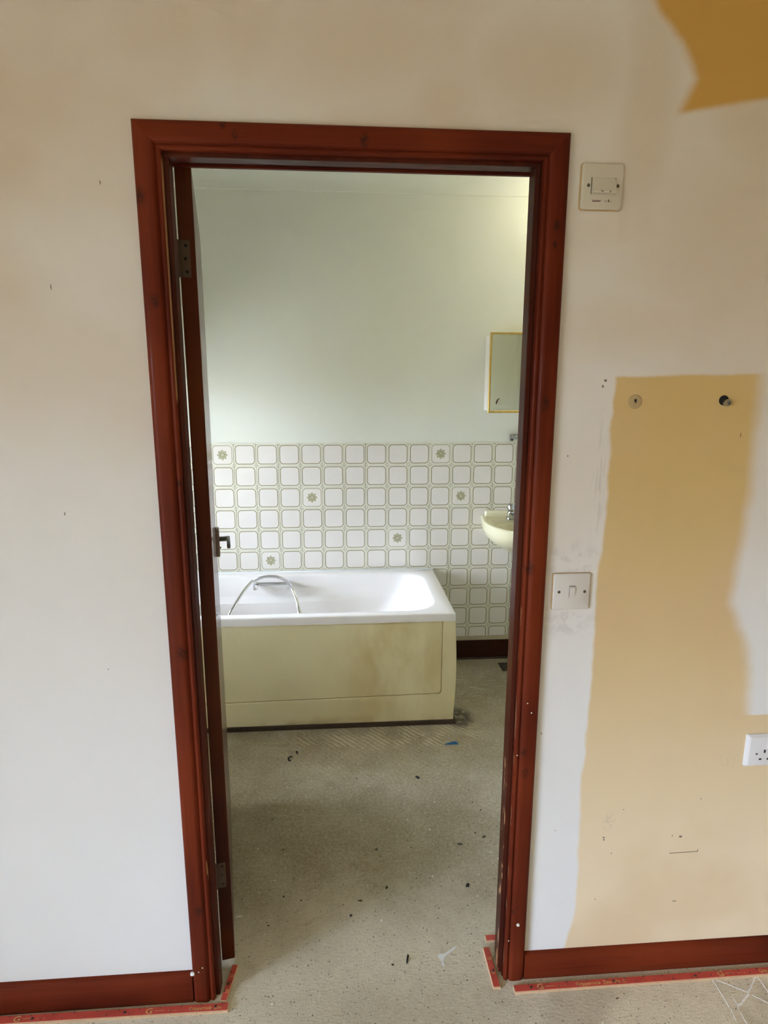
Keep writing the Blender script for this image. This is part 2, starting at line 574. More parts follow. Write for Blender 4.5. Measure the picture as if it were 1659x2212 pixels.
KN = [((-.4731, 1.8726), .011), ((-.4581, 1.6828), .009), ((-.4368, 1.3188), .006), ((-.4519, .9392), .012), ((-.4543, .2673), .010),
      ((.342, 1.8368), .008), ((.340, 1.80), .005), ((.3378, 1.4836), .010), ((.322, 1.1195), .011), ((.3314, .6632), .007), ((.3365, .606), .009), ((.325, .21), .004)]
RED_D, RED_M, RED_L = (0.075, 0.0105, 0.0045), (0.132, 0.0195, 0.0075), (0.205, 0.034, 0.0105)
M_arch = varnish('mahogany_varnish_upright', 2, RED_D, RED_M, RED_L, KN,
                 [(.3090, .3104, 0.05, 1.12, .55), (-.4306, -.4297, 1.50, 1.93, .30), (-.4310, -.4296, 0.0, .45, .60)])
M_head = varnish('mahogany_varnish_head', 0, RED_D, RED_M, RED_L, [((-.0449, 1.9823), .009), ((-.3121, 2.004), .007), ((-.29, 1.985), .006)])
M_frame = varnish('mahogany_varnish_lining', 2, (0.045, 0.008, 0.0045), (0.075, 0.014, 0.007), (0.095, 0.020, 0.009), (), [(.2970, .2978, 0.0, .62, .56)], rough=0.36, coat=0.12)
M_skirt = varnish('mahogany_varnish_skirting', 0, RED_D, RED_M, RED_L, (), (), rough=0.42)
M_skirt_far = varnish('dark_varnish_skirting', 0, (0.020, 0.006, 0.003), (0.035, 0.011, 0.005), (0.045, 0.015, 0.007))
M_dooredge = varnish('sapele_door_edge', 2, (0.050, 0.011, 0.006), (0.10, 0.024, 0.010), (0.15, 0.042, 0.014), rough=0.42, coat=0.05)
M_doorface = varnish('sapele_door_face', 2, (0.085, 0.040, 0.024), (0.12, 0.058, 0.034), (0.14, 0.07, 0.042), rough=0.42, coat=0.4)
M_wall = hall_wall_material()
M_floor = floor_material()
M_hallplain = plain('old_ochre_emulsion', (0.50, 0.36, 0.17), 0.8, var=0.08, scale=3)
M_hallwhite = plain('hall_old_emulsion', (0.55, 0.43, 0.26), 0.8, var=0.05, scale=3)
M_ceiling = plain('ceiling_emulsion', (0.72, 0.70, 0.62), 0.85, var=0.03, scale=2)
M_bath_wall = plain('bathroom_emulsion', (0.715, 0.71, 0.605), 0.6, var=0.03, scale=2.5)
M_grout = plain('cream_grout', (0.76, 0.73, 0.62), 0.7, var=0.08, scale=20)
M_tile, M_flower = tile_material(False), tile_material(True)
M_tub = plain('white_acrylic', (0.78, 0.735, 0.69), 0.16, var=0.01, scale=4, spec=0.5)
M_seal = plain('white_sealant', (0.82, 0.83, 0.83), 0.4, var=0.03)
M_batten = plain('painted_batten', (0.42, 0.35, 0.22), 0.6, var=0.2, scale=14)
M_grime = plain('olive_grime', (0.20, 0.15, 0.06), 0.7, var=0.4, scale=30)
M_plinth = plain('dirty_dark_timber', (0.055, 0.034, 0.022), 0.75, var=0.5, scale=18)
M_chrome = plain('chrome', (0.78, 0.79, 0.80), 0.10, 1.0, var=0.02)
M_chrome_dull = plain('dull_chrome', (0.42, 0.42, 0.40), 0.28, 1.0, var=0.15)
M_tap = plain('worn_chrome', (0.46, 0.47, 0.46), 0.14, 1.0, var=0.1)
M_bronze = plain('aged_bronze_metal', (0.30, 0.22, 0.175), 0.5, 0.35, var=0.15)
M_bronze_dark = plain('dark_pewter_metal', (0.12, 0.125, 0.12), 0.32, 0.8, var=0.1)
M_hinge = plain('tarnished_brass', (0.10, 0.066, 0.042), 0.6, 0.3, var=0.25, scale=60)
M_black = plain('black_void', (0.006, 0.005, 0.005), 0.8)
M_sanit = plain('primrose_vitreous_china', (0.68, 0.625, 0.40), 0.18, var=0.03, scale=6)
M_gold = plain('brassed_trim', (0.62, 0.42, 0.13), 0.32, 0.7, var=0.18, scale=40)
M_white_plastic = plain('aged_white_plastic', (0.66, 0.62, 0.575), 0.38, var=0.02)
M_cream_plastic = plain('cream_plastic', (0.60, 0.545, 0.455), 0.40, var=0.02)
M_cool_plastic = plain('cool_white_plastic', (0.72, 0.70, 0.70), 0.33, var=0.015)
M_cab_side = plain('off_white_cabinet', (0.72, 0.69, 0.64), 0.45, var=0.02)
M_paint_edge = plain('ochre_paint_edge', (0.50, 0.34, 0.18), 0.7, var=0.35, scale=60)
M_screw = plain('tarnished_screw', (0.16, 0.12, 0.09), 0.4, 0.7, var=0.3, scale=200)
M_print_red = plain('red_print', (0.13, 0.025, 0.02), 0.6)
M_shade_line = plain('gap_shade', (0.16, 0.13, 0.10), 0.7)  # dark tone painted for the shade in the switch rocker's gap
M_print_dark = plain('dark_print', (0.07, 0.05, 0.03), 0.6)
M_rod = plain('red_stained_ply', (0.62, 0.085, 0.06), 0.6, var=0.28, scale=24)
M_rod_edge = plain('raw_ply_edge', (0.62, 0.42, 0.25), 0.7, var=0.2, scale=80)
M_rod_print = plain('yellow_print', (0.72, 0.42, 0.16), 0.65, var=0.35, scale=70)
M_nail = plain('steel_nail', (0.10, 0.08, 0.08), 0.45, 0.6, var=0.3)
M_chalk = plain('white_chalk', (0.92, 0.91, 0.93), 0.9, var=0.12, scale=120)
M_debris = plain('black_crumb', (0.020, 0.018, 0.014), 0.7, var=0.4, scale=80)
M_leaf = plain('dried_green_leaf', (0.06, 0.065, 0.030), 0.7, var=0.4, scale=90)
M_brown = plain('brown_splinter', (0.10, 0.05, 0.022), 0.7, var=0.3, scale=90)
M_pale = plain('pale_plaster_chip', (0.74, 0.70, 0.60), 0.8, var=0.1, scale=90)
M_blue = plain('blue_plastic_scrap', (0.03, 0.16, 0.34), 0.45, var=0.3, scale=60)
M_plaster = plain('sand_filler', (0.46, 0.33, 0.16), 0.85, var=0.15, scale=90)
M_vinyl = plain('dark_vinyl', (0.055, 0.045, 0.03), 0.6, var=0.4, scale=30)
M_ground = plain('garden_paving', (0.30, 0.26, 0.18), 0.9)


def panel_material():
    k = NT('stained_olive_panel')
    p = k.pos()
    n = k.noise(p, 3, 3)
    col = k.mix(n, (0.72, 0.64, 0.385), (0.77, 0.69, 0.42))
    st = k.math('MULTIPLY', k.blob((0.14, 0, 0.30), (0.20, 0, 0.30), 0.9), k.step(k.noise(p, 5, 3, 0.5, (1.4, 1, .6)), 0.34, 0.7))
    col = k.mix(k.math('MULTIPLY', st, 0.8), col, (0.50, 0.36, 0.13))
    lo = k.math('MULTIPLY', k.step(k.z, 0.02, 0.07, 1, 0), k.step(k.noise(p, 8, 3), 0.4, 0.65))
    col = k.mix(k.math('MULTIPLY', lo, 0.6), col, (0.46, 0.33, 0.13))
    return k.out(col, 0.38, 0, None, 0.4)


M_panel = panel_material()


def mirror_material():
    k = NT('aged_mirror_glass')
    p = k.pos()
    f = k.noise(p, 6, 3)
    return k.out(k.mix(f, (0.90, 0.93, 0.87), (0.95, 0.96, 0.92)), k.math('MULTIPLY_ADD', f, 0.10, 0.03), 1.0)


M_mirror = mirror_material()


def glass_material():
    k = NT('window_glass')
    tr = k.n('ShaderNodeBsdfTransparent')
    tr.inputs[0].default_value = (0.96, 0.97, 0.965, 1)
    gl = k.n('ShaderNodeBsdfGlossy')
    gl.inputs['Roughness'].default_value = 0.02
    mx = k.n('ShaderNodeMixShader')
    fr = k.n('ShaderNodeFresnel')
    k.l(fr.outputs[0], mx.inputs[0])
    k.l(tr.outputs[0], mx.inputs[1])
    k.l(gl.outputs[0], mx.inputs[2])
    k.l(mx.outputs[0], k.t.nodes['Material Output'].inputs['Surface'])
    return k.m


M_glass = glass_material()

# ---------------------------------------------------------------- room shell
struct(MB().box(HX0 - .3, HX1 + .3, HY0 - .3, BY1 + .3, -0.15, 0).build('floor', M_floor, off=(0, 0, 0)))
struct(MB().box(HX0 - .3, HX1 + .3, HY0 - .3, BY1 + .3, CEIL, CEIL + .15).build('ceiling', M_ceiling, off=(0, 0, 0)))
FLOOR = bpy.data.objects['floor']

# doorway dimensions
LX0, LX1, LZ = -0.4335, 0.309, 1.962        # lining faces, soffit
AX0, AX1, AZ = -0.4823, 0.3632, 2.0093      # outer edges of the architrave
# partition in three boxes joined as one wall round the doorway
w = MB()
LT = 0.028
w.box(HX0 - .3, LX0 - LT, 0, WT, 0, CEIL)
w.box(LX1 + LT, HX1 + .3, 0, WT, 0, CEIL)
w.box(LX0 - LT, LX1 + LT, 0, WT, LZ + LT, CEIL)
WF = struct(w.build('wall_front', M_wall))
# the bathroom face of the partition is plain white
for nm, x0, x1, z0, z1 in (('plaster_skin', BX0, LX0 - LT, 0, CEIL), ('plaster_skin', LX1 + LT, BX1, 0, CEIL), ('plaster_skin', LX0 - LT, LX1 + LT, LZ + LT, CEIL)):
    MB().box(x0, x1, WT, WT + .003, z0, z1).build(nm, M_bath_wall, WF)

struct(MB().box(BX0 - .3, BX1 + .3, BY1, BY1 + .2, 0, CEIL).build('wall_far', M_bath_wall))
WFAR = bpy.data.objects['wall_far']


def wall_with_windows(name, xa, xb, y0, y1, wins, mat):
    a = MB()
    y = y0
    for win in wins:
        a.box(xa, xb, y, win[0], 0, CEIL)
        a.box(xa, xb, win[0], win[1], 0, win[2])
        a.box(xa, xb, win[0], win[1], win[3], CEIL)
        y = win[1]
    a.box(xa, xb, y, y1, 0, CEIL)
    return struct(a.build(name, mat))


wall_with_windows('wall_left', BX0 - .20, BX0, WT, BY1 + .2, (WIN2, WIN3_ADDED), M_bath_wall)
struct(MB().box(BX1, BX1 + .2, WT, BY1 + .2, 0, CEIL).build('wall_right', M_bath_wall))
wall_with_windows('wall_hall_left', HX0 - .22, HX0, HY0 - .2, 0, (WIN1,), M_hallwhite)
struct(MB().box(HX1, HX1 + .2, HY0 - .2, 0, 0, CEIL).build('wall_hall_right', M_hallplain))
struct(MB().box(HX0 - .2, HX1 + .2, HY0 - .2, HY0, 0, CEIL).build('wall_back', M_hallplain))


def window(name, x, win, mull):
    y0, y1, z0, z1 = win
    r = bpy.data.objects.new(name, None)
    r.location = (x, (y0 + y1) / 2, z0)
    C.objects.link(r)
    struct(r)
    f = MB()
    t = .05
    f.box(x - .03, x + .03, y0, y0 + t, z0, z1).box(x - .03, x + .03, y1 - t, y1, z0, z1)
    f.box(x - .03, x + .03, y0 + t, y1 - t, z0, z0 + t).box(x - .03, x + .03, y0 + t, y1 - t, z1 - t, z1)
    f.build('window_frame', M_cool_plastic, r)
    ys = [y0 + t + (y1 - y0 - 2 * t) * i / mull for i in range(mull + 1)]
    for q in ys[1:-1]:
        MB().box(x - .025, x + .025, q - .02, q + .02, z0 + t, z1 - t).build('mullion', M_cool_plastic, r)
    for a, b in zip(ys, ys[1:]):
        MB().box(x - .004, x + .004, a, b, z0 + t, z1 - t).build('pane', M_glass, r)
    return r


window('window_1', HX0 - .10, WIN1, 2)
window('window_2', BX0 - .10, WIN2, 1)
window('window_3_added', BX0 - .10, WIN3_ADDED, 1)

# plaster cove where the far wall meets the ceiling
cv = [(BY1, CEIL), (BY1, 2.446), (BY1 - .004, 2.4455), (BY1 - .006, 2.449)]
for i in range(9):
    t = i / 8 * PI / 2
    cv.append((BY1 - .006 - .098 * (1 - math.cos(t)), 2.449 + .100 * math.sin(t)))
cv += [(BY1 - .110, 2.552), (BY1 - .110, CEIL)]
struct(MB().prism(cv, 0, BX0, BX1).build('trim_2', M_bath_wall, smooth=True, auto=40))

# ---------------------------------------------------------------- door casing (trim_1)
T1 = bpy.data.objects.new('trim_1', None)
T1.location = ((LX0 + LX1) / 2, 0, 0)
C.objects.link(T1)
struct(T1)
AW = 0.0525
PROF = [(0, 0), (0, .0085), (.0015, .0115), (.0045, .0130), (.0075, .0125), (.0098, .0105), (.0108, .0092), (.0120, .0095), (.0140, .0130), (.0175, .0158), (.022, .0165), (.040, .0158), (.048, .0140), (.0510, .0115), (AW, .0075), (AW, 0)]


def arch_leg(xin, sgn, z1):
    m_ = MB()
    lo = [(xin + sgn * u, -v, 0) for u, v in PROF]
    hi = [(xin + sgn * u, -v, z1 + u) for u, v in PROF]
    return m_.loft([lo, hi]).build('architrave', M_arch, T1, smooth=True, auto=50)


ZIN = AZ - AW
arch_leg(AX0 + AW, -1, ZIN)
arch_leg(AX1 - AW, 1, ZIN)
MB().loft([[(AX0 + AW - u, -v, ZIN + u) for u, v in PROF], [(AX1 - AW + u, -v, ZIN + u) for u, v in PROF]]).build('architrave', M_head, T1, smooth=True, auto=50)
# same moulding on the bathroom side
for xin, sg in ((AX0 + AW - .012, -1), (AX1 - AW + .004, 1)):
    MB().loft([[(xin + sg * u, WT + .003 + v, 0) for u, v in PROF], [(xin + sg * u, WT + .003 + v, ZIN + u) for u, v in PROF]]).build('architrave', M_arch, T1, smooth=True, auto=50)
MB().loft([[(AX0 + AW - .012 - u, WT + .003 + v, ZIN + u) for u, v in PROF], [(AX1 - AW + .004 + u, WT + .003 + v, ZIN + u) for u, v in PROF]]).build('architrave', M_head, T1, smooth=True, auto=50)
# lining and planted stops
MB().box(LX0 - LT, LX0, 0, WT + .003, 0, LZ).build('door_lining', M_frame, T1)
MB().box(LX1, LX1 + LT, 0, WT + .003, 0, LZ).build('door_lining', M_frame, T1)
MB().box(LX0 - LT, LX1 + LT, 0, WT + .003, LZ, LZ + LT).build('door_lining', M_frame, T1)
SX0, SX1, SZ, SY0, SY1 = -0.4200, 0.2972, 1.949, 0.001, 0.033
MB().box(LX0, SX0, SY0, SY1, 0, SZ, .0012, 1).build('door_stop', M_frame, T1)
MB().box(SX1, LX1, SY0, SY1 - .008, 0.012, SZ, .0012, 1).build('door_stop', M_frame, T1)
MB().box(LX0, LX1, SY0, SY1, SZ, LZ, .0012, 1).build('door_stop', M_frame, T1)

# ---------------------------------------------------------------- skirtings
SKP = [(0, 0), (-.0135, 0), (-.0145, .004), (-.0150, .055), (-.0140, .066), (-.0105, .074), (-.006, .0785), (0, .0795)]


def skirting(name, x0, x1, h, mat, ywall=0.0, sgn=1):
    pr = [(ywall + sgn * a, b * h / .0795) for a, b in SKP]
    return struct(MB().prism(pr, 0, x0, x1).build(name, mat, smooth=True, auto=40))


skirting('baseboard_left', HX0, AX0 - .0006, .083, M_skirt)
skirting('baseboard_right', AX1 + .0006, HX1, .0745, M_skirt)
bf = struct(MB().box(0.425, BX1, BY1 - .018, BY1, 0.004, 0.1115, .002, 1).build('baseboard_far', M_skirt_far))
MB().box(0.425, BX1, BY1 - .026, BY1 - .018, 0, 0.010, .001, 1).build('quadrant_bead', M_plinth, bf)
MB().box(0.425, BX1, BY1 - .014, BY1, 0.112, 0.1335, .0015, 1).build('batten', M_batten, bf)

# ---------------------------------------------------------------- tiles
TX, TZ, TP, TH = -0.6478, 1.2295, 0.1144, 0.006
YF = BY1 - TH
g = MB()
g.box(BX0, BX1, YF + .0016, BY1, .1340, TZ + .0015)
g.build('grout_bed', M_grout, WFAR)


def tile_mesh(name, z0, mat):
    h = TP / 2 - .0013
    a = MB()
    a.box(-h, h, 0, TH - .001, z0, h, .0009, 1)
    me_o = a.build(name, mat)
    me = me_o.data
    bpy.data.objects.remove(me_o)
    return me


ME_T = tile_mesh('tile', -(TP / 2 - .0013), M_tile)
ME_F = tile_mesh('flower_tile', -(TP / 2 - .0013), M_flower)
ME_C = tile_mesh('cut_tile', TP / 2 - .0013 - .063, M_tile)
FLOW = {(-1, 0), (9, 0), (3, 2), (10, 2), (7, 4), (1, 5), (-4, 3), (13, 5)}
for r_ in range(10):
    for c_ in range(-5, 17):
        x = TX + (c_ + .5) * TP
        if r_ >= 6 and x < 0.33:
            continue
        me = ME_C if r_ == 9 else (ME_F if (c_, r_) in FLOW else ME_T)
        o = bpy.data.objects.new(me.name, me)
        C.objects.link(o)
        o.parent = WFAR
        o.location = (x + random.uniform(-.0003, .0003), YF + random.uniform(-.0004, .0003), TZ - (r_ + .5) * TP + random.uniform(-.0003, .0003))
        o.rotation_euler = (random.uniform(-.003, .003), random.uniform(-.004, .004), random.uniform(-.003, .003))
# splash tiles stop at a thin pale edge
MB().box(BX0, BX1, YF + .0005, BY1, TZ + .0005, TZ + .0045, .0008, 1).build('edge_bead', M_grout, WFAR)

# ---------------------------------------------------------------- door leaf (door_1)
DP = Vector((-0.3960, 0.085, 0.020))
DANG = math.atan2(0.649, -0.1215)
DW, DT, DZ = 0.652, 0.033, 1.945
D1 = bpy.data.objects.new('door_1', None)
D1.location = DP
D1.rotation_euler = (0, 0, DANG)
C.objects.link(D1)
struct(D1, 'plain varnished wooden door standing open into the bathroom', 'door')


def dpart(mb, name, mat, parent=D1, **kw):
    return mb.build(name, mat, parent, rel=False, **kw)


dpart(MB().box(.0012, DW, 0, DT, 0, DZ, .001, 1), 'door_leaf', M_doorface)
dpart(MB().box(-.0005, .0012, 0.0004, DT - .0004, 0, DZ, .0003, 1), 'hinge_edge', M_dooredge)
for zc in (1.760, .262):
    h = dpart(MB().box(-.0022, -.0003, .011, DT + .001, zc - .037, zc + .037, .0008, 1), 'hinge', M_hinge)
    for dz in (-.026, 0.0, .026):
        dpart(MB().lathe([(0, -.0028), (.0022, -.0028), (.0036, -.0021)], (0, .019 + .002 * (dz == 0), zc + dz), 0, 10), 'screw', M_black, h)
    dpart(MB().lathe([(.0045, zc - .037), (.0045, zc + .037)], (-.002, DT + .0045, 0), 2, 12), 'knuckle', M_hinge, h)
# lever handle on the hall face
hx = DW - .062
hp = dpart(MB().box(hx - .019, hx + .019, -.0105, 0, .955, 1.047, .002, 2), 'handle_plate', M_bronze)
lv = MB()
lv.box(hx - .008, hx + .008, -.0400, -.0100, 1.0040, 1.0180, .002, 2)
lv.box(hx - .105, hx + .008, -.0440, -.0330, 1.0030, 1.0190, .0035, 2)
dpart(lv, 'lever', M_bronze_dark, hp, smooth=True, auto=35)
dpart(MB().lathe([(.0028, -.0145), (.0032, -.0105)], (hx, 0, .982), 1, 8), 'key_stub', M_black, hp)
dpart(MB().box(hx - .03, hx + .03, DT, DT + .008, .955, 1.047, .002, 1), 'handle_plate', M_bronze)

# ---------------------------------------------------------------- bathtub
BT = thing('bathtub', 'white acrylic bathtub with olive front panel under the patterned wall tiles', 'bathtub', (-0.40, 1.57, 0))
TX0, TX1, TY0, TY1, RZ = BX0 + .003, 0.4085, 1.2304, YF - .0015, 0.536


def ring(x0, x1, y0, y1, r, z, ledge=0.0):
    out_ = []
    for (x, y) in rrect(x0, x1, y0, y1, r, 10, 14):
        if ledge and y > (y0 + y1) / 2:
            t = min(1, max(0, (0.10 - x) / .42))
            t = t * t * (3 - 2 * t)
            f = min(1, (y - (y0 + y1) / 2) / ((y1 - y0) / 2))
            y -= ledge * t * f
        out_.append((x, y, z))
    return out_


ox0, ox1, oy0, oy1 = TX0 + .07, 0.3320, 1.2840, 1.8520
rings = [ring(TX0 + .012, TX1 - .012, TY0 + .012, TY1, .006, RZ - .036),
         ring(TX0, TX1, TY0, TY1, .010, RZ - .036),
         ring(TX0, TX1, TY0, TY1, .012, RZ - .006),
         ring(TX0 + .002, TX1 - .002, TY0 + .002, TY1, .012, RZ - .002),
         ring(TX0 + .007, TX1 - .007, TY0 + .007, TY1, .012, RZ),
         ring(ox0 - .010, ox1 + .010, oy0 - .010, oy1 + .010, .140, RZ + .0005),
         ring(ox0, ox1, oy0, oy1, .130, RZ - .003),
         ring(ox0 + .006, ox1 - .007, oy0 + .006, oy1 - .006, .130, RZ - .012),
         ring(ox0 + .018, ox1 - .030, oy0 + .015, oy1 - .018, .130, RZ - .06),
         ring(ox0 + .026, ox1 - .060, oy0 + .022, oy1 - .028, .130, RZ - .100, .004),
         ring(ox0 + .030, ox1 - .070, oy0 + .025, oy1 - .034, .118, RZ - .112, .030),
         ring(ox0 + .034, ox1 - .080, oy0 + .028, oy1 - .040, .120, RZ - .122, .052),
         ring(ox0 + .060, ox1 - .150, oy0 + .045, oy1 - .060, .130, RZ - .24, .058),
         ring(ox0 + .080, ox1 - .230, oy0 + .065, oy1 - .080, .140, RZ - .34, .055),
         ring(ox0 + .110, ox1 - .285, oy0 + .095, oy1 - .110, .130, RZ - .385, .045),
         ring(ox0 + .160, ox1 - .340, oy0 + .140, oy1 - .150, .100, RZ - .40, .03)]
MB().loft(rings, cap0=False).build('tub_shell', M_tub, BT, smooth=True, auto=50)
# front panel with a raised rounded field, end panel, dark plinth, sealant bead
fp = MB().box(TX0, TX1 - .004, TY0 + .012, TY0 + .016, .023, RZ - .0375).build('front_panel', M_panel, BT)
ZT = RZ - .0375


def upath(x1, z0, r, y):
    p_ = [(x1, y, ZT), (x1, y, z0 + r)]
    p_ += [(x1 - r + r * math.cos(-PI / 2 * i / 8), y, z0 + r + r * math.sin(-PI / 2 * i / 8)) for i in range(1, 9)]
    p_ += [(-.2, y, z0 - .008), (TX0, y, z0 - .021)]
    return p_


ofs = upath(TX1 - .001, .021, .003, TY0 + .016)
ofs[-1] = (TX0, TY0 + .016, .021)
ofs[-2] = (-.2, TY0 + .016, .021)
fl_ = [ofs] + [[(x, y_, z) for x, _, z in ofs] for y_ in (TY0 + .0045, TY0 + .003)] + [upath(.3545, .1440, .020, TY0 + .003), upath(.3525, .1460, .019, TY0 + .0042), upath(.3515, .1470, .018, TY0 + .0125)]
MB().loft(fl_, cap0=False, cap1=False, closed=False).build('raised_border', M_panel, fp, smooth=True, auto=25)
MB().loft([upath(.3519, .1466, .018, TY0 + .0119), upath(.3490, .1495, .016, TY0 + .0119), upath(.3490, .1495, .016, TY0 + .0124), upath(.3519, .1466, .018, TY0 + .0124)], cap0=False, cap1=False, closed=False).build('grimy_joint', M_grime, fp)
ep = []
for i in range(9):
    t = i / 8
    z = .021 + t * (RZ - .0375 - .021)
    bow = .010 * math.sin(PI * t)
    ep.append([(TX1 - .010, TY0 + .011, z), (TX1 - .001 + bow, TY0 + .011, z), (TX1 - .001 + bow * .7, YF - .003, z), (TX1 - .010, YF - .003, z)])
MB().loft(ep).build('end_panel', M_panel, BT, smooth=True, auto=40)
MB().box(TX0, TX1 + .010, TY0 - .006, TY0 + .030, 0, .0205, .002, 1).build('plinth', M_plinth, BT)
MB().box(TX0, TX1, TY1 - .011, TY1 + .001, RZ - .002, RZ + .0045, .0015, 2).build('sealant_bead', M_seal, BT, smooth=True)
# chrome grab rail on the back slope
gy = 1.800
gr = MB()
gr.box(-.556, -.362, gy - .012, gy + .012, .500, .513, .004, 3)
gb = gr.build('grab_rail', M_tap, BT, smooth=True, auto=35)
for gx in (-.546, -.369):
    q = MB().lathe([(.0135, 0), (.0135, .006), (.0105, .010), (.0095, .050), (.012, .058)], (gx, gy - .012, .500), 1, 16)
    q.box(gx - .011, gx + .011, gy - .016, gy + .016, .476, .508, .004, 2)
    q.build('rail_post', M_chrome, gb, smooth=True, auto=40)

# shower hose looped over the rail
key = [(-.80, 1.52, .150), (-.735, 1.545, .255), (-.660, 1.600, .400), (-.600, 1.690, .493), (-.560, 1.752, .532), (-.520, 1.778, .5455), (-.475, 1.785, .5510), (-.425, 1.785, .5460), (-.380, 1.768, .5260), (-.350, 1.740, .4900), (-.326, 1.700, .440), (-.3115, 1.660, .395)]


def spline(P, n):
    P = [Vector(p) for p in P]
    P = [P[0] * 2 - P[1]] + P + [P[-1] * 2 - P[-2]]
    out_ = []
    for i in range(1, len(P) - 2):
        for k_ in range(n):
            t = k_ / n
            a, b, c, d = P[i - 1:i + 3]
            out_.append(0.5 * ((2 * b) + (c - a) * t + (2 * a - 5 * b + 4 * c - d) * t * t + (3 * b - a - 3 * c + d) * t ** 3))
    out_.append(P[-2])
    return out_


hose_pts = spline(key, 40)
HO = thing('shower_hose', 'ribbed chrome shower hose looped over the grab rail in the bathtub', 'hose', key[-1])
nh = len(hose_pts) - 1
MB().tube(hose_pts, lambda t: .0076 + .0013 * (int(round(t * nh)) % 2), 10).build('hose', M_chrome, HO, smooth=True, auto=80)
dirn = (hose_pts[-1] - hose_pts[-4]).normalized()
a0 = hose_pts[-1] - dirn * .040
MB().tube([a0, a0 + dirn * .004, a0 + dirn * .030, a0 + dirn * .034, a0 + dirn * .064, a0 + dirn * .068], lambda t: (.0088, .0100, .0100, .0128, .0128, .0105)[int(round(t * 5))], 14).build('connector_nut', M_chrome, HO, smooth=True, auto=40)

# ---------------------------------------------------------------- washbasin
WB = thing('washbasin', 'primrose wall-hung washbasin with chrome tap below the mirror cabinet', 'washbasin', (.905, YF, .62))
bx0, bx1, byf, bz = .632, 1.178, 1.478, .832
YB = YF - .0012


def basin_ring(s_, z, yb, fy):
    """D-shaped outline: straight back at yb, rounded front at fy, half width s_"""
    cx = (bx0 + bx1) / 2
    pts = []
    n = 40
    for i in range(n + 1):
        t = PI * i / n
        ex = 2 / 2.9
        c, s = math.cos(t), math.sin(t)
        pts.append((cx + s_ * math.copysign(abs(c) ** ex, c), yb - (yb - fy) * (abs(s) ** ex), z))
    for i in range(1, 12):
        pts.append((cx - s_ + 2 * s_ * i / 12, yb, z))
    # narrower where it meets the wall
    return [(cx + (x - cx) * (1 - .125 * max(0.0, 1 - (YB - y) / .27) ** 1.6), y, zz) for x, y, zz in pts]


def bowl_ring(sx_, sy_, z, cy):
    cx = (bx0 + bx1) / 2
    tmpl = basin_ring(.273, z, YB, byf)
    out_ = []
    for (x, y, _) in tmpl:
        a = math.atan2((y - 1.66) / .2, (x - cx) / .273)
        out_.append((cx + sx_ * math.cos(a), cy + sy_ * math.sin(a), z))
    return out_


H = (bx1 - bx0) / 2
br = [basin_ring(.05, .630, YB, YB - .06), basin_ring(.10, .640, YB, YB - .11), basin_ring(.150, .668, YB, YB - .19), basin_ring(.212, .712, YB, YB - .30), basin_ring(.252, .752, YB, byf + .052), basin_ring(.270, .792, YB, byf + .014),
      basin_ring(H - .002, .822, YB, byf + .003), basin_ring(H, bz - .003, YB, byf), basin_ring(H - .004, bz + .002, YB, byf + .005), basin_ring(H - .014, bz + .002, YB, byf + .014), basin_ring(H - .030, bz - .003, YB - .03, byf + .03),
      bowl_ring(.232, .150, bz - .005, 1.640), bowl_ring(.224, .143, bz - .014, 1.640), bowl_ring(.205, .130, bz - .055, 1.640), bowl_ring(.160, .102, bz - .105, 1.645), bowl_ring(.09, .06, bz - .125, 1.65), bowl_ring(.02, .02, bz - .13, 1.65)]
MB().loft(br).build('bowl', M_sanit, WB, smooth=True, auto=60)
MB().box(bx0 + .052, bx1 - .052, YB - .028, YB, bz - .010, .864, .010, 3).build('upstand', M_sanit, WB, smooth=True, auto=50)
for tx in (.812, .998):
    ty = 1.842
    tp = MB()
    tp.lathe([(.024, bz - .004), (.024, bz + .006), (.0185, bz + .012), (.0165, bz + .036)], (tx, ty, 0), 2, 18)
    tp.loft([[(tx - .016, ty, bz + .010), (tx + .016, ty, bz + .010), (tx + .013, ty, bz + .032), (tx - .013, ty, bz + .032)],
             [(tx - .0165, ty - .045, bz + .008), (tx + .0165, ty - .045, bz + .008), (tx + .013, ty - .045, bz + .030), (tx - .013, ty - .045, bz + .030)],
             [(tx - .012, ty - .078, bz + .006), (tx + .012, ty - .078, bz + .006), (tx + .010, ty - .078, bz + .019), (tx - .010, ty - .078, bz + .019)]])
    t_o = tp.build('tap', M_tap, WB, smooth=True, auto=40)
    MB().lathe([(.0135, bz + .036), (.0185, bz + .041), (.0195, bz + .046), (.0175, bz + .074), (.0135, bz + .079), (.004, bz + .0805)], (tx, ty, 0), 2, 20).build('tap_head', M_tap, t_o, smooth=True, auto=40)
MB().lathe([(.016, .36), (.016, .632)], (.905, YB - .04, 0), 2, 14).build('waste_pipe', M_white_plastic, WB, smooth=True, auto=40)

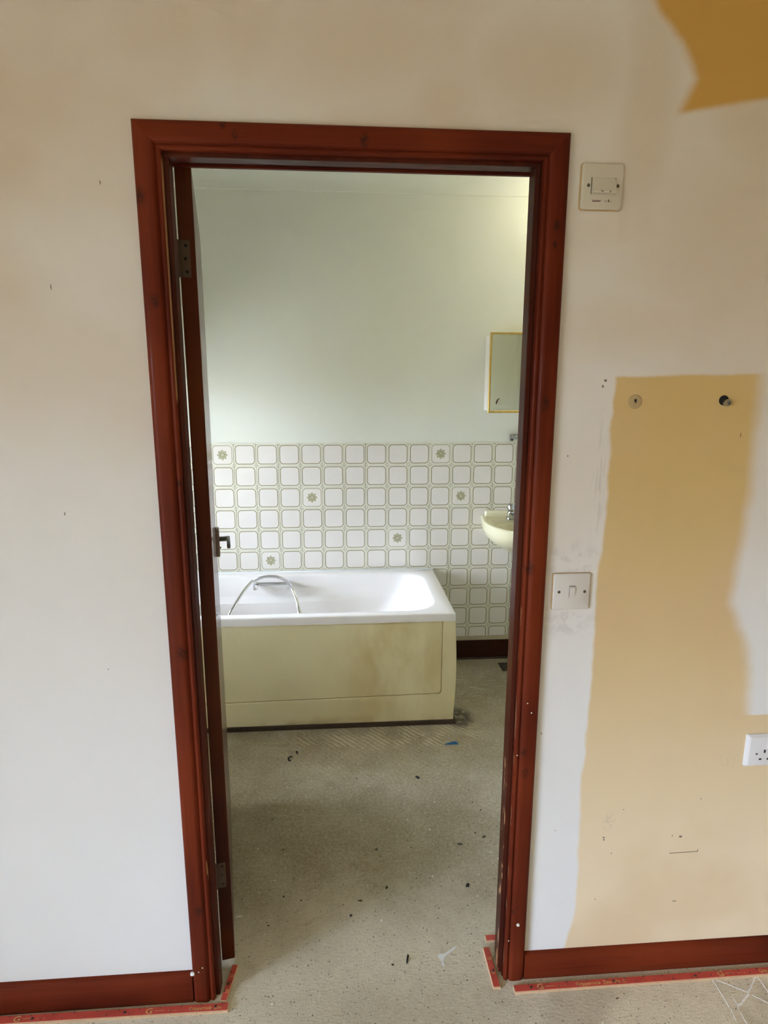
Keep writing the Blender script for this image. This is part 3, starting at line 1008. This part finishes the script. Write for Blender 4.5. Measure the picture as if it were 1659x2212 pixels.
# ---------------------------------------------------------------- mirror cabinet and bracket on the far wall
MC = thing('mirror_cabinet', 'white bathroom cabinet with gold-edged mirror door hung above the washbasin', 'cabinet', (.85, BY1, 1.395))
cx0, cx1, cz0, cz1, cyf = .6625, 1.0450, 1.3950, 1.7835, 1.822
MB().box(cx0, cx1, cyf, BY1 - .0005, cz0 + .006, cz1 - .004, .006, 2).build('cabinet_body', M_cab_side, MC, smooth=True, auto=40)
dr = MB().box(cx0 - .0015, cx1 + .0015, cyf - .013, cyf - .0005, cz0 - .002, cz1 + .003, .003, 2).build('mirror_door', M_cab_side, MC, smooth=True, auto=40)
fy = cyf - .0165
for nm, q in (('gold_trim', (cx0 - .003, cx0 + .0065, cz0 - .004, cz1 + .005)), ('gold_trim', (cx1 - .0065, cx1 + .003, cz0 - .004, cz1 + .005)), ('gold_trim', (cx0 + .0066, cx1 - .0066, cz1 - .005, cz1 + .005)), ('gold_trim', (cx0 + .0066, cx1 - .0066, cz0 - .004, cz0 + .008))):
    MB().box(q[0], q[1], fy, cyf - .002, q[2], q[3], .0012, 1).build(nm, M_gold, dr)
MB().box(cx0 + .0067, cx1 - .0067, cyf - .0155, cyf - .0131, cz0 + .0082, cz1 - .0052).build('mirror_glass', M_mirror, dr)
stn = [(.6975, 1.4440), (.7000, 1.4520), (.7060, 1.4600), (.7145, 1.4655), (.7190, 1.4625), (.7130, 1.4590), (.7085, 1.4510), (.7060, 1.4420), (.7010, 1.4330)]
MB().prism([(x, z) for x, z in stn], 1, cyf - .0158, cyf - .0154).build('corroded_patch', M_brown, dr)

SL = thing('globe_light', 'round white globe lamp on the bathroom ceiling above the washbasin corner', 'light', (1.10, 1.60, 2.40))
MB().lathe([(.050, CEIL), (.050, CEIL - .020), (.042, CEIL - .028), (.042, CEIL - .045)], (1.10, 1.60, 0), 2, 24).build('lamp_base', M_cool_plastic, SL, smooth=True, auto=40)
kk = NT('lit_opal_globe')
kk.b.inputs['Emission Color'].default_value = (1.0, 0.96, 0.72, 1)
kk.b.inputs['Emission Strength'].default_value = GLOBE
MB().lathe([(.085 * math.sin(PI * t_ / 14) + .0005, 2.435 - .085 * math.cos(PI * t_ / 14)) for t_ in range(14)], (1.10, 1.60, 0), 2, 28).build('globe', kk.m, SL, smooth=True)

BK = thing('wall_bracket', 'small tarnished chrome bracket fixed just above the top row of tiles', 'bracket', (.83, BY1, 1.25))
k_ = MB()
k_.box(.806, .880, BY1 - .034, BY1 - .012, 1.2510, 1.2760, .004, 2)
k_.build('bracket_body', M_chrome_dull, BK, smooth=True, auto=40)
for bx in (.818, .834):
    MB().lathe([(.0045, -.0355), (.0045, -.0335)], (bx, BY1, 1.2675), 1, 10).build('fixing_hole', M_chrome, BK)
MB().lathe([(.007, -.0125), (.007, 0)], (.820, BY1, 1.262), 1, 12).build('fixing_post', M_chrome_dull, BK)
MB().box(.813, .824, BY1 - .024, BY1 - .003, 1.240, 1.2508, .002, 1).build('clip', M_plinth, BK)

tag(MB().box(.775, .90, 1.735, 1.835, 0, .004, .001, 1).build('vinyl_offcut', M_vinyl, off=(.84, 1.785, 0)), 'dark square offcut of vinyl on the floor under the washbasin', 'offcut')

# ---------------------------------------------------------------- switches and socket on the hall wall
FS = thing('isolator_switch', 'cream fan isolator switch with wide rocker beside the top of the door frame', 'switch', (.4348, 0, 1.9145))
x0, x1, z0, z1 = .3918, .4778, 1.8715, 1.9575


def plate(root, name, x0, x1, z0, z1, depth, mat, rad=.006, edge=.003):
    rs = []
    for y, ins in ((0, 0), (-depth + edge * .8, 0), (-depth + .0005, edge * .55), (-depth, edge)):
        rs.append([(x, y, z) for x, z in rrect(x0 + ins, x1 - ins, z0 + ins, z1 - ins, rad, 5, 2)])
    return MB().loft(rs).build(name, mat, root, smooth=True, auto=35)


plate(FS, 'paint_edge', x0 - .0026, x1 + .0012, z0 - .0022, z1 + .0006, .0026, M_paint_edge, .006, .001)
plate(FS, 'face_plate', x0, x1, z0, z1, .0088, M_cream_plastic, .006, .0045)
rk = MB()
rk.prism([(-.0085, 1.8985), (-.0205, 1.8985), (-.0210, 1.9015), (-.0100, 1.9290), (-.0085, 1.9300)], 0, .4115, .4592)
rko = rk.build('rocker', M_cream_plastic, FS)
for x_ in (.4100, .4593):
    MB().box(x_, x_ + .0014, -.0091, -.0086, 1.8985, 1.9300).build('rocker_gap', M_print_dark, FS)
for sxx, szz in ((.4050, 1.9150), (.4655, 1.9147)):
    MB().lathe([(.0032, -.0094), (.0036, -.0087)], (sxx, 0, szz), 1, 12).build('screw', M_screw, FS)
text_obj('Isolator', .0066, M_print_red, (.4145 - .4348, -.0090, 1.8845 - 1.9145), (PI / 2, 0, 0), 'print', FS, .00012, .86)
sy = MB()
sy.box(.4405, .4445, -.0092, -.0088, 1.8857, 1.8864)
sy.prism([(.4482, 1.8900), (.4470, 1.8868), (.4478, 1.8840), (.4496, 1.8846), (.4494, 1.8880)], 1, -.0092, -.0088)
sy.box(.4520, .4545, -.0092, -.0088, 1.8849, 1.8855)
sy.build('switch_symbol', M_print_dark, FS)
text_obj('Fan', .0050, M_print_dark, (.4262 - .4348, -.0129, 1.9016 - 1.9145), (PI / 2, 0, 0), 'print', rko, .00010, .9).location = (.4262 - .4348, -.0211, 1.9000 - 1.9145)
MB().prism([(.4440, 1.8995), (.4462, 1.9030), (.4470, 1.8995)], 1, -.0213, -.0204).build('fan_symbol', M_print_dark, rko)

LS = thing('light_switch', 'white square single light switch on the wall right of the door frame', 'switch', (.4265, 0, 1.0589))
x0, x1, z0, z1 = .3835, .4695, 1.0159, 1.1019
plate(LS, 'paint_edge', x0 - .0030, x1 + .0014, z0 - .0003, z1 + .0012, .0030, M_paint_edge, .004, .0008)
plate(LS, 'face_plate', x0, x1, z0, z1, .0062, M_white_plastic, .003, .0022)
rk = MB()
rk.prism([(-.0060, 1.0455), (-.0062, 1.0455), (-.0100, 1.0690), (-.0085, 1.0715), (-.0060, 1.0720)], 0, .4215, .4335)
rk.build('rocker', M_white_plastic, LS)
MB().prism([(.4203, 1.0455), (.4214, 1.0455), (.4214, 1.0722), (.4338, 1.0722), (.4338, 1.0736), (.4203, 1.0736)], 1, -.0064, -.0059).build('rocker_gap', M_shade_line, LS)
for sxx in (.3968, .4570):
    MB().lathe([(.0032, -.0067), (.0037, -.0060)], (sxx, 0, 1.0588), 1, 12).build('screw', M_screw, LS)

SO = thing('double_socket', 'white double wall socket low on the wall at the right edge', 'socket', (.970, 0, .633))
x0, x1, z0, z1 = .8980, 1.0440, .5900, .6765
rs = []
for y, ins in ((0, 0), (-.0035, 0), (-.0090, .0062), (-.0096, .0085)):
    rs.append([(x, y, z) for x, z in rrect(x0 + ins, x1 - ins, z0 + ins * .8, z1 - ins * .8, .004, 5, 2)])
MB().loft(rs).build('face_plate', M_cool_plastic, SO, smooth=True, auto=35)
for dx in (0, .072):
    MB().box(.9445 + dx - .002, .9445 + dx + .0022, -.0101, -.0094, .6285, .6370).build('pin_hole', M_black, SO)
    for px in (.9350, .9555):
        MB().box(px + dx - .0032, px + dx + .0032, -.0101, -.0094, .6095, .6138).build('pin_hole', M_black, SO)
    MB().prism([(-.0096, .640), (-.0120, .642), (-.0105, .660), (-.0096, .661)], 0, .950 + dx, .962 + dx).build('rocker', M_cool_plastic, SO)
for sxx in (.9245, 1.018):
    MB().lathe([(.0024, -.0100), (.0030, -.0094)], (sxx, 0, .6262), 1, 12).build('screw', M_screw, SO)

# ---------------------------------------------------------------- plug and pipe stub in the wall
WP = thing('filled_wall_plug', 'round patch of filler with a small hole, upper left of the yellow strip', 'patch', (.5426, 0, 1.4882))
MB().lathe([(.0155, 0), (.0150, -.0010), (.0120, -.0014), (.001, -.0010)], (.5426, 0, 1.4875), 1, 24).build('filler', M_plaster, WP, smooth=True)
MB().prism([(.5395, 1.4915), (.5410, 1.4880), (.5430, 1.4845), (.5446, 1.4868), (.5452, 1.4915), (.5430, 1.4940)], 1, -.0019, -.0010).build('hole', M_black, WP)
PS = thing('pipe_stub', 'dark hole with a cut metal pipe end, upper right of the yellow strip', 'pipe', (.7435, 0, 1.4893))
MB().lathe([(.0110, 0), (.0110, -.0010), (.0100, -.0012)], (.7435, 0, 1.4905), 1, 20).build('hole', M_black, PS)
MB().lathe([(.0078, 0), (.0078, -.0100), (.0066, -.0118), (.0050, -.0118), (.0046, -.0060)], (.7480, 0, 1.4856), 1, 18).build('pipe_end', M_chrome_dull, PS, smooth=True, auto=40)

# ---------------------------------------------------------------- carpet gripper rods
def rod(label, p0, p1, width, seed, text=None, th=.0068, chip=True, group='carpet gripper rods on the floor'):
    """strip along p0->p1 (centre line on the floor)"""
    rnd = random.Random(seed)
    p0, p1 = Vector((*p0, 0)), Vector((*p1, 0))
    L = (p1 - p0).length
    ang = math.atan2(p1.y - p0.y, p1.x - p0.x)
    r = thing('gripper_rod', label, 'gripper rod', p0, group, ang)
    hw = width / 2
    MB().prism([(-hw, 0), (hw, 0), (hw - .001, th - .001), (hw - .003, th - .0008), (-hw + .002, th - .0008), (-hw, th - .002)], 0, 0, L).build('plywood_strip', M_rod_edge, r, rel=False)
    MB().box(.0025, L - .0025, -hw + .0022, hw - .0016, th - .0008, th).build('red_face', M_rod, r, rel=False)
    nl = MB()
    x = .02 + rnd.random() * .02
    i = 0
    while x < L - .015:
        yy = (-hw * .45 if i % 2 else hw * .5) + rnd.uniform(-.001, .001)
        nl.loft([[(x - .0011, yy - .0011, th - .001), (x + .0011, yy - .0011, th - .001), (x + .0011, yy + .0011, th - .001), (x - .0011, yy + .0011, th - .001)],
                 [(x + .0008, yy + .0012, th + .0042), (x + .0012, yy + .0012, th + .0042), (x + .0012, yy + .0016, th + .0042), (x + .0008, yy + .0016, th + .0042)]])
        x += .0255 + rnd.uniform(-.002, .002)
        i += 1
    no = nl.build('gripper_pins', M_nail, r, rel=False)
    no['kind'] = 'stuff'
    x = .045
    while x < L - .02:
        MB().lathe([(.0034, th), (.0034, th + .0008), (.0018, th + .0016)], (x, rnd.uniform(-.002, .002), 0), 2, 10).build('nail_head', M_nail, r, rel=False)
        x += .22
    if text:
        for (body, at, size, sc, yo) in text:
            text_obj(body, size, M_rod_print, (at, -hw + yo, th + .0001), (0, 0, 0), 'print', r, .0001, sc)
    return r


def print_set(x):
    return [('G', x, .0195, 1.25, .0040), ('\u2014\u2014', x + .022, .012, 1.0, .0075), ('- -  -', x + .056, .011, 1.0, .0065)]


rod('long red gripper rod along the skirting left of the doorway', (-1.35, -.0365 + .0095), (-.3925, -.0362), .0215, 1,
    print_set(.755) + [('Gripperrods', .861, .0118, .93, .0062), ('Zinc', .922, .0108, 1, .0062)] + print_set(.44))
rod('long red gripper rod along the skirting right of the doorway', (.3290, -.0418), (1.55, -.0395), .0205, 2,
    print_set(.060) + [('Gripperrods  Zinc  Pin  C', .163, .0128, 1.0, .0056)] + print_set(.545) + [('Gripperrods', .66, .0128, 1.0, .0056)])
rod('short red gripper rod inside the left door jamb', (-.4085, -.0215), (-.3942, .0775), .0175, 3, [('10', .02, .011, 1, .004), ('G', .062, .013, 1, .003)])
rod('short red gripper rod with dark shadow inside the right door jamb', (.2868, -.0350), (.2858, .0815), .0195, 4, [('G', .075, .014, 1, .004), ('10', .035, .011, 1, .005)])
rod('stub of red gripper rod poking out behind the right door jamb', (.2905, .1090), (.3500, .1080), .0200, 5)

# ---------------------------------------------------------------- chalk and paint marks on the floor
def stroke(pts, wdt, name='chalk_mark', mat=M_chalk, seed=0, z=.0006):
    rnd = random.Random(seed)
    a = MB()
    pts = [Vector((*p, 0)) for p in pts]
    for p, q in zip(pts, pts[1:]):
        d = q - p
        n = max(2, int(d.length / .004))
        t = d.normalized()
        nn = Vector((-t.y, t.x, 0))
        rows = []
        for i in range(n + 1):
            c = p + d * i / n + nn * rnd.uniform(-.0006, .0006)
            ww = wdt * rnd.uniform(.45, 1.1) / 2
            rows.append([c - nn * ww + Vector((0, 0, .0001)), c + nn * ww * rnd.uniform(.7, 1.1) + Vector((0, 0, .0001)), c + Vector((0, 0, z))])
        a.loft(rows)
    return a.build(name, mat, FLOOR)


stroke([(.8555, -.0435), (.8567, -.0800), (.8551, -.1227)], .0036, seed=1)
stroke([(.8553, -.1270), (.8510, -.1560)], .0024, seed=11)
stroke([(.8568, -.0443), (.9276, -.0896)], .0042, seed=2)
stroke([(.9330, -.0960), (.9591, -.1184), (1.0, -.150)], .0036, seed=3)
stroke([(.9797, -.0453), (.9276, -.0896)], .0050, seed=4)
stroke([(.9255, -.0935), (.8900, -.1160), (.8797, -.1186)], .0055, seed=5)
stroke([(.9797, -.0453), (.9790, -.0980), (.9800, -.140)], .0042, seed=6)
stroke([(.8800, -.1000), (.8797, -.1186), (.8745, -.1300)], .0022, seed=7)
stroke([(.8745, -.1370), (.8719, -.1690)], .0034, seed=8)
splat = [(.1500, .0700), (.1545, .0755), (.1660, .0740), (.1790, .0800), (.1960, .0910), (.2056, .0945), (.2030, .0890), (.1900, .0800), (.1740, .0690), (.1650, .0580), (.1620, .0510), (.1650, .0390), (.1610, .0360), (.1575, .0450), (.1560, .0580)]
MB().prism(splat, 2, 0, .0007).build('paint_splash', M_chalk, FLOOR)

# ---------------------------------------------------------------- debris
def chip(name, label, cat, xy, rx, ry, h, mat, rot=0.0, seed=0, n=9, jag=.3):
    rnd = random.Random(seed)
    base, top = [], []
    for i in range(n):
        t = 2 * PI * i / n
        r = 1 + rnd.uniform(-jag, jag)
        x, y = rx * r * math.cos(t), ry * r * math.sin(t)
        base.append((x * math.cos(rot) - y * math.sin(rot), x * math.sin(rot) + y * math.cos(rot), 0))
        top.append((base[-1][0] * .6, base[-1][1] * .6, h * rnd.uniform(.6, 1)))
    a = MB().loft([base, top])
    o = a.build(name, mat)
    o.location = (xy[0], xy[1], 0)
    return tag(o, label, cat)


cu = [Vector((-.3165 + .011 * math.cos(t), 1.0030 + .0145 * math.sin(t), .0035)) for t in [1.0 + i * .28 for i in range(14)]]
tag(MB().tube([c - Vector((-.3165, 1.003, 0)) for c in cu], lambda t: .0034 * (0.5 + 1.2 * t * (1.3 - t)), 7).build('rubber_strip', M_debris, smooth=True), 'black curled strip like a small hook on the bathroom floor', 'debris').location = (-.3165, 1.003, 0)
chip('crumb', 'black crumb next to the curled black strip near the bath', 'debris', (-.2950, 1.0500), .006, .012, .005, M_debris, .2, 21)
chip('pellet', 'black oval pellet on the floor, middle distance before the bath', 'debris', (.1936, .8474), .0065, .0115, .004, M_debris, .5, 22, 12, .1)
chip('leaf_scrap', 'dark oval leaf scrap nearest the right jamb, halfway across the bathroom floor', 'debris', (.2903, .4774), .0095, .0055, .003, M_leaf, -.2, 23, 12, .12)
chip('leaf_scrap', 'dark forked leaf scrap on the pale floor by the right jamb', 'debris', (.2793, .3024), .0085, .0065, .004, M_debris, .9, 24, 10, .5)
chip('leaf_scrap', 'small green leaf scrap at the middle of the floor, left of centre', 'debris', (.0068, .4720), .0060, .0045, .002, M_leaf, .3, 25)
chip('leaf_scrap', 'green leaf scrap half hidden near the right jamb edge', 'debris', (.3800, .5052), .0065, .0045, .003, M_leaf, .3, 26)
chip('leaf_scrap', 'green leaf scrap in line between the doorway and the black pellet', 'debris', (.0286, .3112), .0060, .0045, .003, M_leaf, 1.2, 27)
chip('twig', 'dark twig with a thick head lying just inside the doorway', 'debris', (.0662, .0654), .0035, .0185, .004, M_debris, -.25, 28, 10, .25)
chip('crumb', 'small square dark crumb left of centre before the doorway', 'debris', (-.0836, .2156), .0045, .0045, .004, M_debris, .1, 29, 6, .15)
chip('plaster_chip', 'cream plaster chip in the shade of the open door', 'debris', (-.4090, .2358), .0088, .0055, .003, M_pale, .3, 30)
chip('plaster_chip', 'white plaster chip lying in the middle of the doorway floor', 'debris', (.0060, .1933), .0050, .0042, .004, M_pale, .3, 31)
chip('splinter', 'brown wood splinter on the floor just beyond the square crumb', 'debris', (-.0533, .2664), .0085, .0022, .003, M_brown, -.1, 32)
bl = MB()
bl.loft([[(-.030, -.004, 0), (.028, -.006, 0), (.032, -.001, 0), (.010, .006, 0), (-.020, .004, 0)],
         [(-.030, -.003, .002), (.018, -.004, .012), (.022, -.001, .012), (.008, .004, .010), (-.020, .003, .003)]])
o = bl.build('plastic_scrap', M_blue)
o.location = (.3695, 1.0675, 0)
tag(o, 'crumpled scrap of blue plastic on the floor near the bath corner', 'debris')


def grit(name, label, mat, n, rmin, rmax, seed):
    rnd = random.Random(seed)
    a = MB()
    for i in range(n):
        x = rnd.uniform(-.45, .9) if i % 3 else rnd.uniform(-.9, 1.4)
        y = rnd.uniform(-.32, 1.18)
        if -.06 < y < .11 and (x < -.37 or x > .25):
            continue
        r = rmin + (rmax - rmin) * rnd.random() ** 2.5
        t0 = rnd.uniform(0, 6.28)
        el = rnd.uniform(.5, 1.0)
        base = [(x + r * math.cos(t0 + q * PI / 2.5), y + r * el * math.sin(t0 + q * PI / 2.5), 0) for q in range(5)]
        top = [(x + (b[0] - x) * .5, y + (b[1] - y) * .5, r * .5) for b in base]
        a.loft([base, top])
    o = a.build(name, mat[0])
    o.data.materials.append(mat[1])
    for q, pl in enumerate(o.data.polygons):
        pl.material_index = (q // 7) % 2
    o['kind'] = 'stuff'
    o['label'] = label
    o['category'] = 'grit'
    return o


grit('floor_grit', 'dark and pale grit and crumbs scattered over the bare floor', (M_debris, M_pale), 380, .0008, .0040, 5)

# ---------------------------------------------------------------- specks of paint on the woodwork
sp = [(.3335, .79), (.3440, .765), (.3150, .655), (.3375, .174), (.3170, .127), (-.4550, .105), (-.4650, .093)]
for (x, z) in sp:
    MB().lathe([(.0019, -.0172), (.0011, -.0178)], (x, 0, z), 1, 8).build('paint_speck', M_pale, T1)
MB().lathe([(.0045, -.0172), (.0038, -.0198), (.001, -.0205)], (.3390, 0, .1745), 1, 10).build('plaster_blob', M_pale, T1)
MB().box(-.4860, -.4750, -.0180, -.0100, .082, .0905, .002, 1).build('plaster_blob', M_seal, T1)
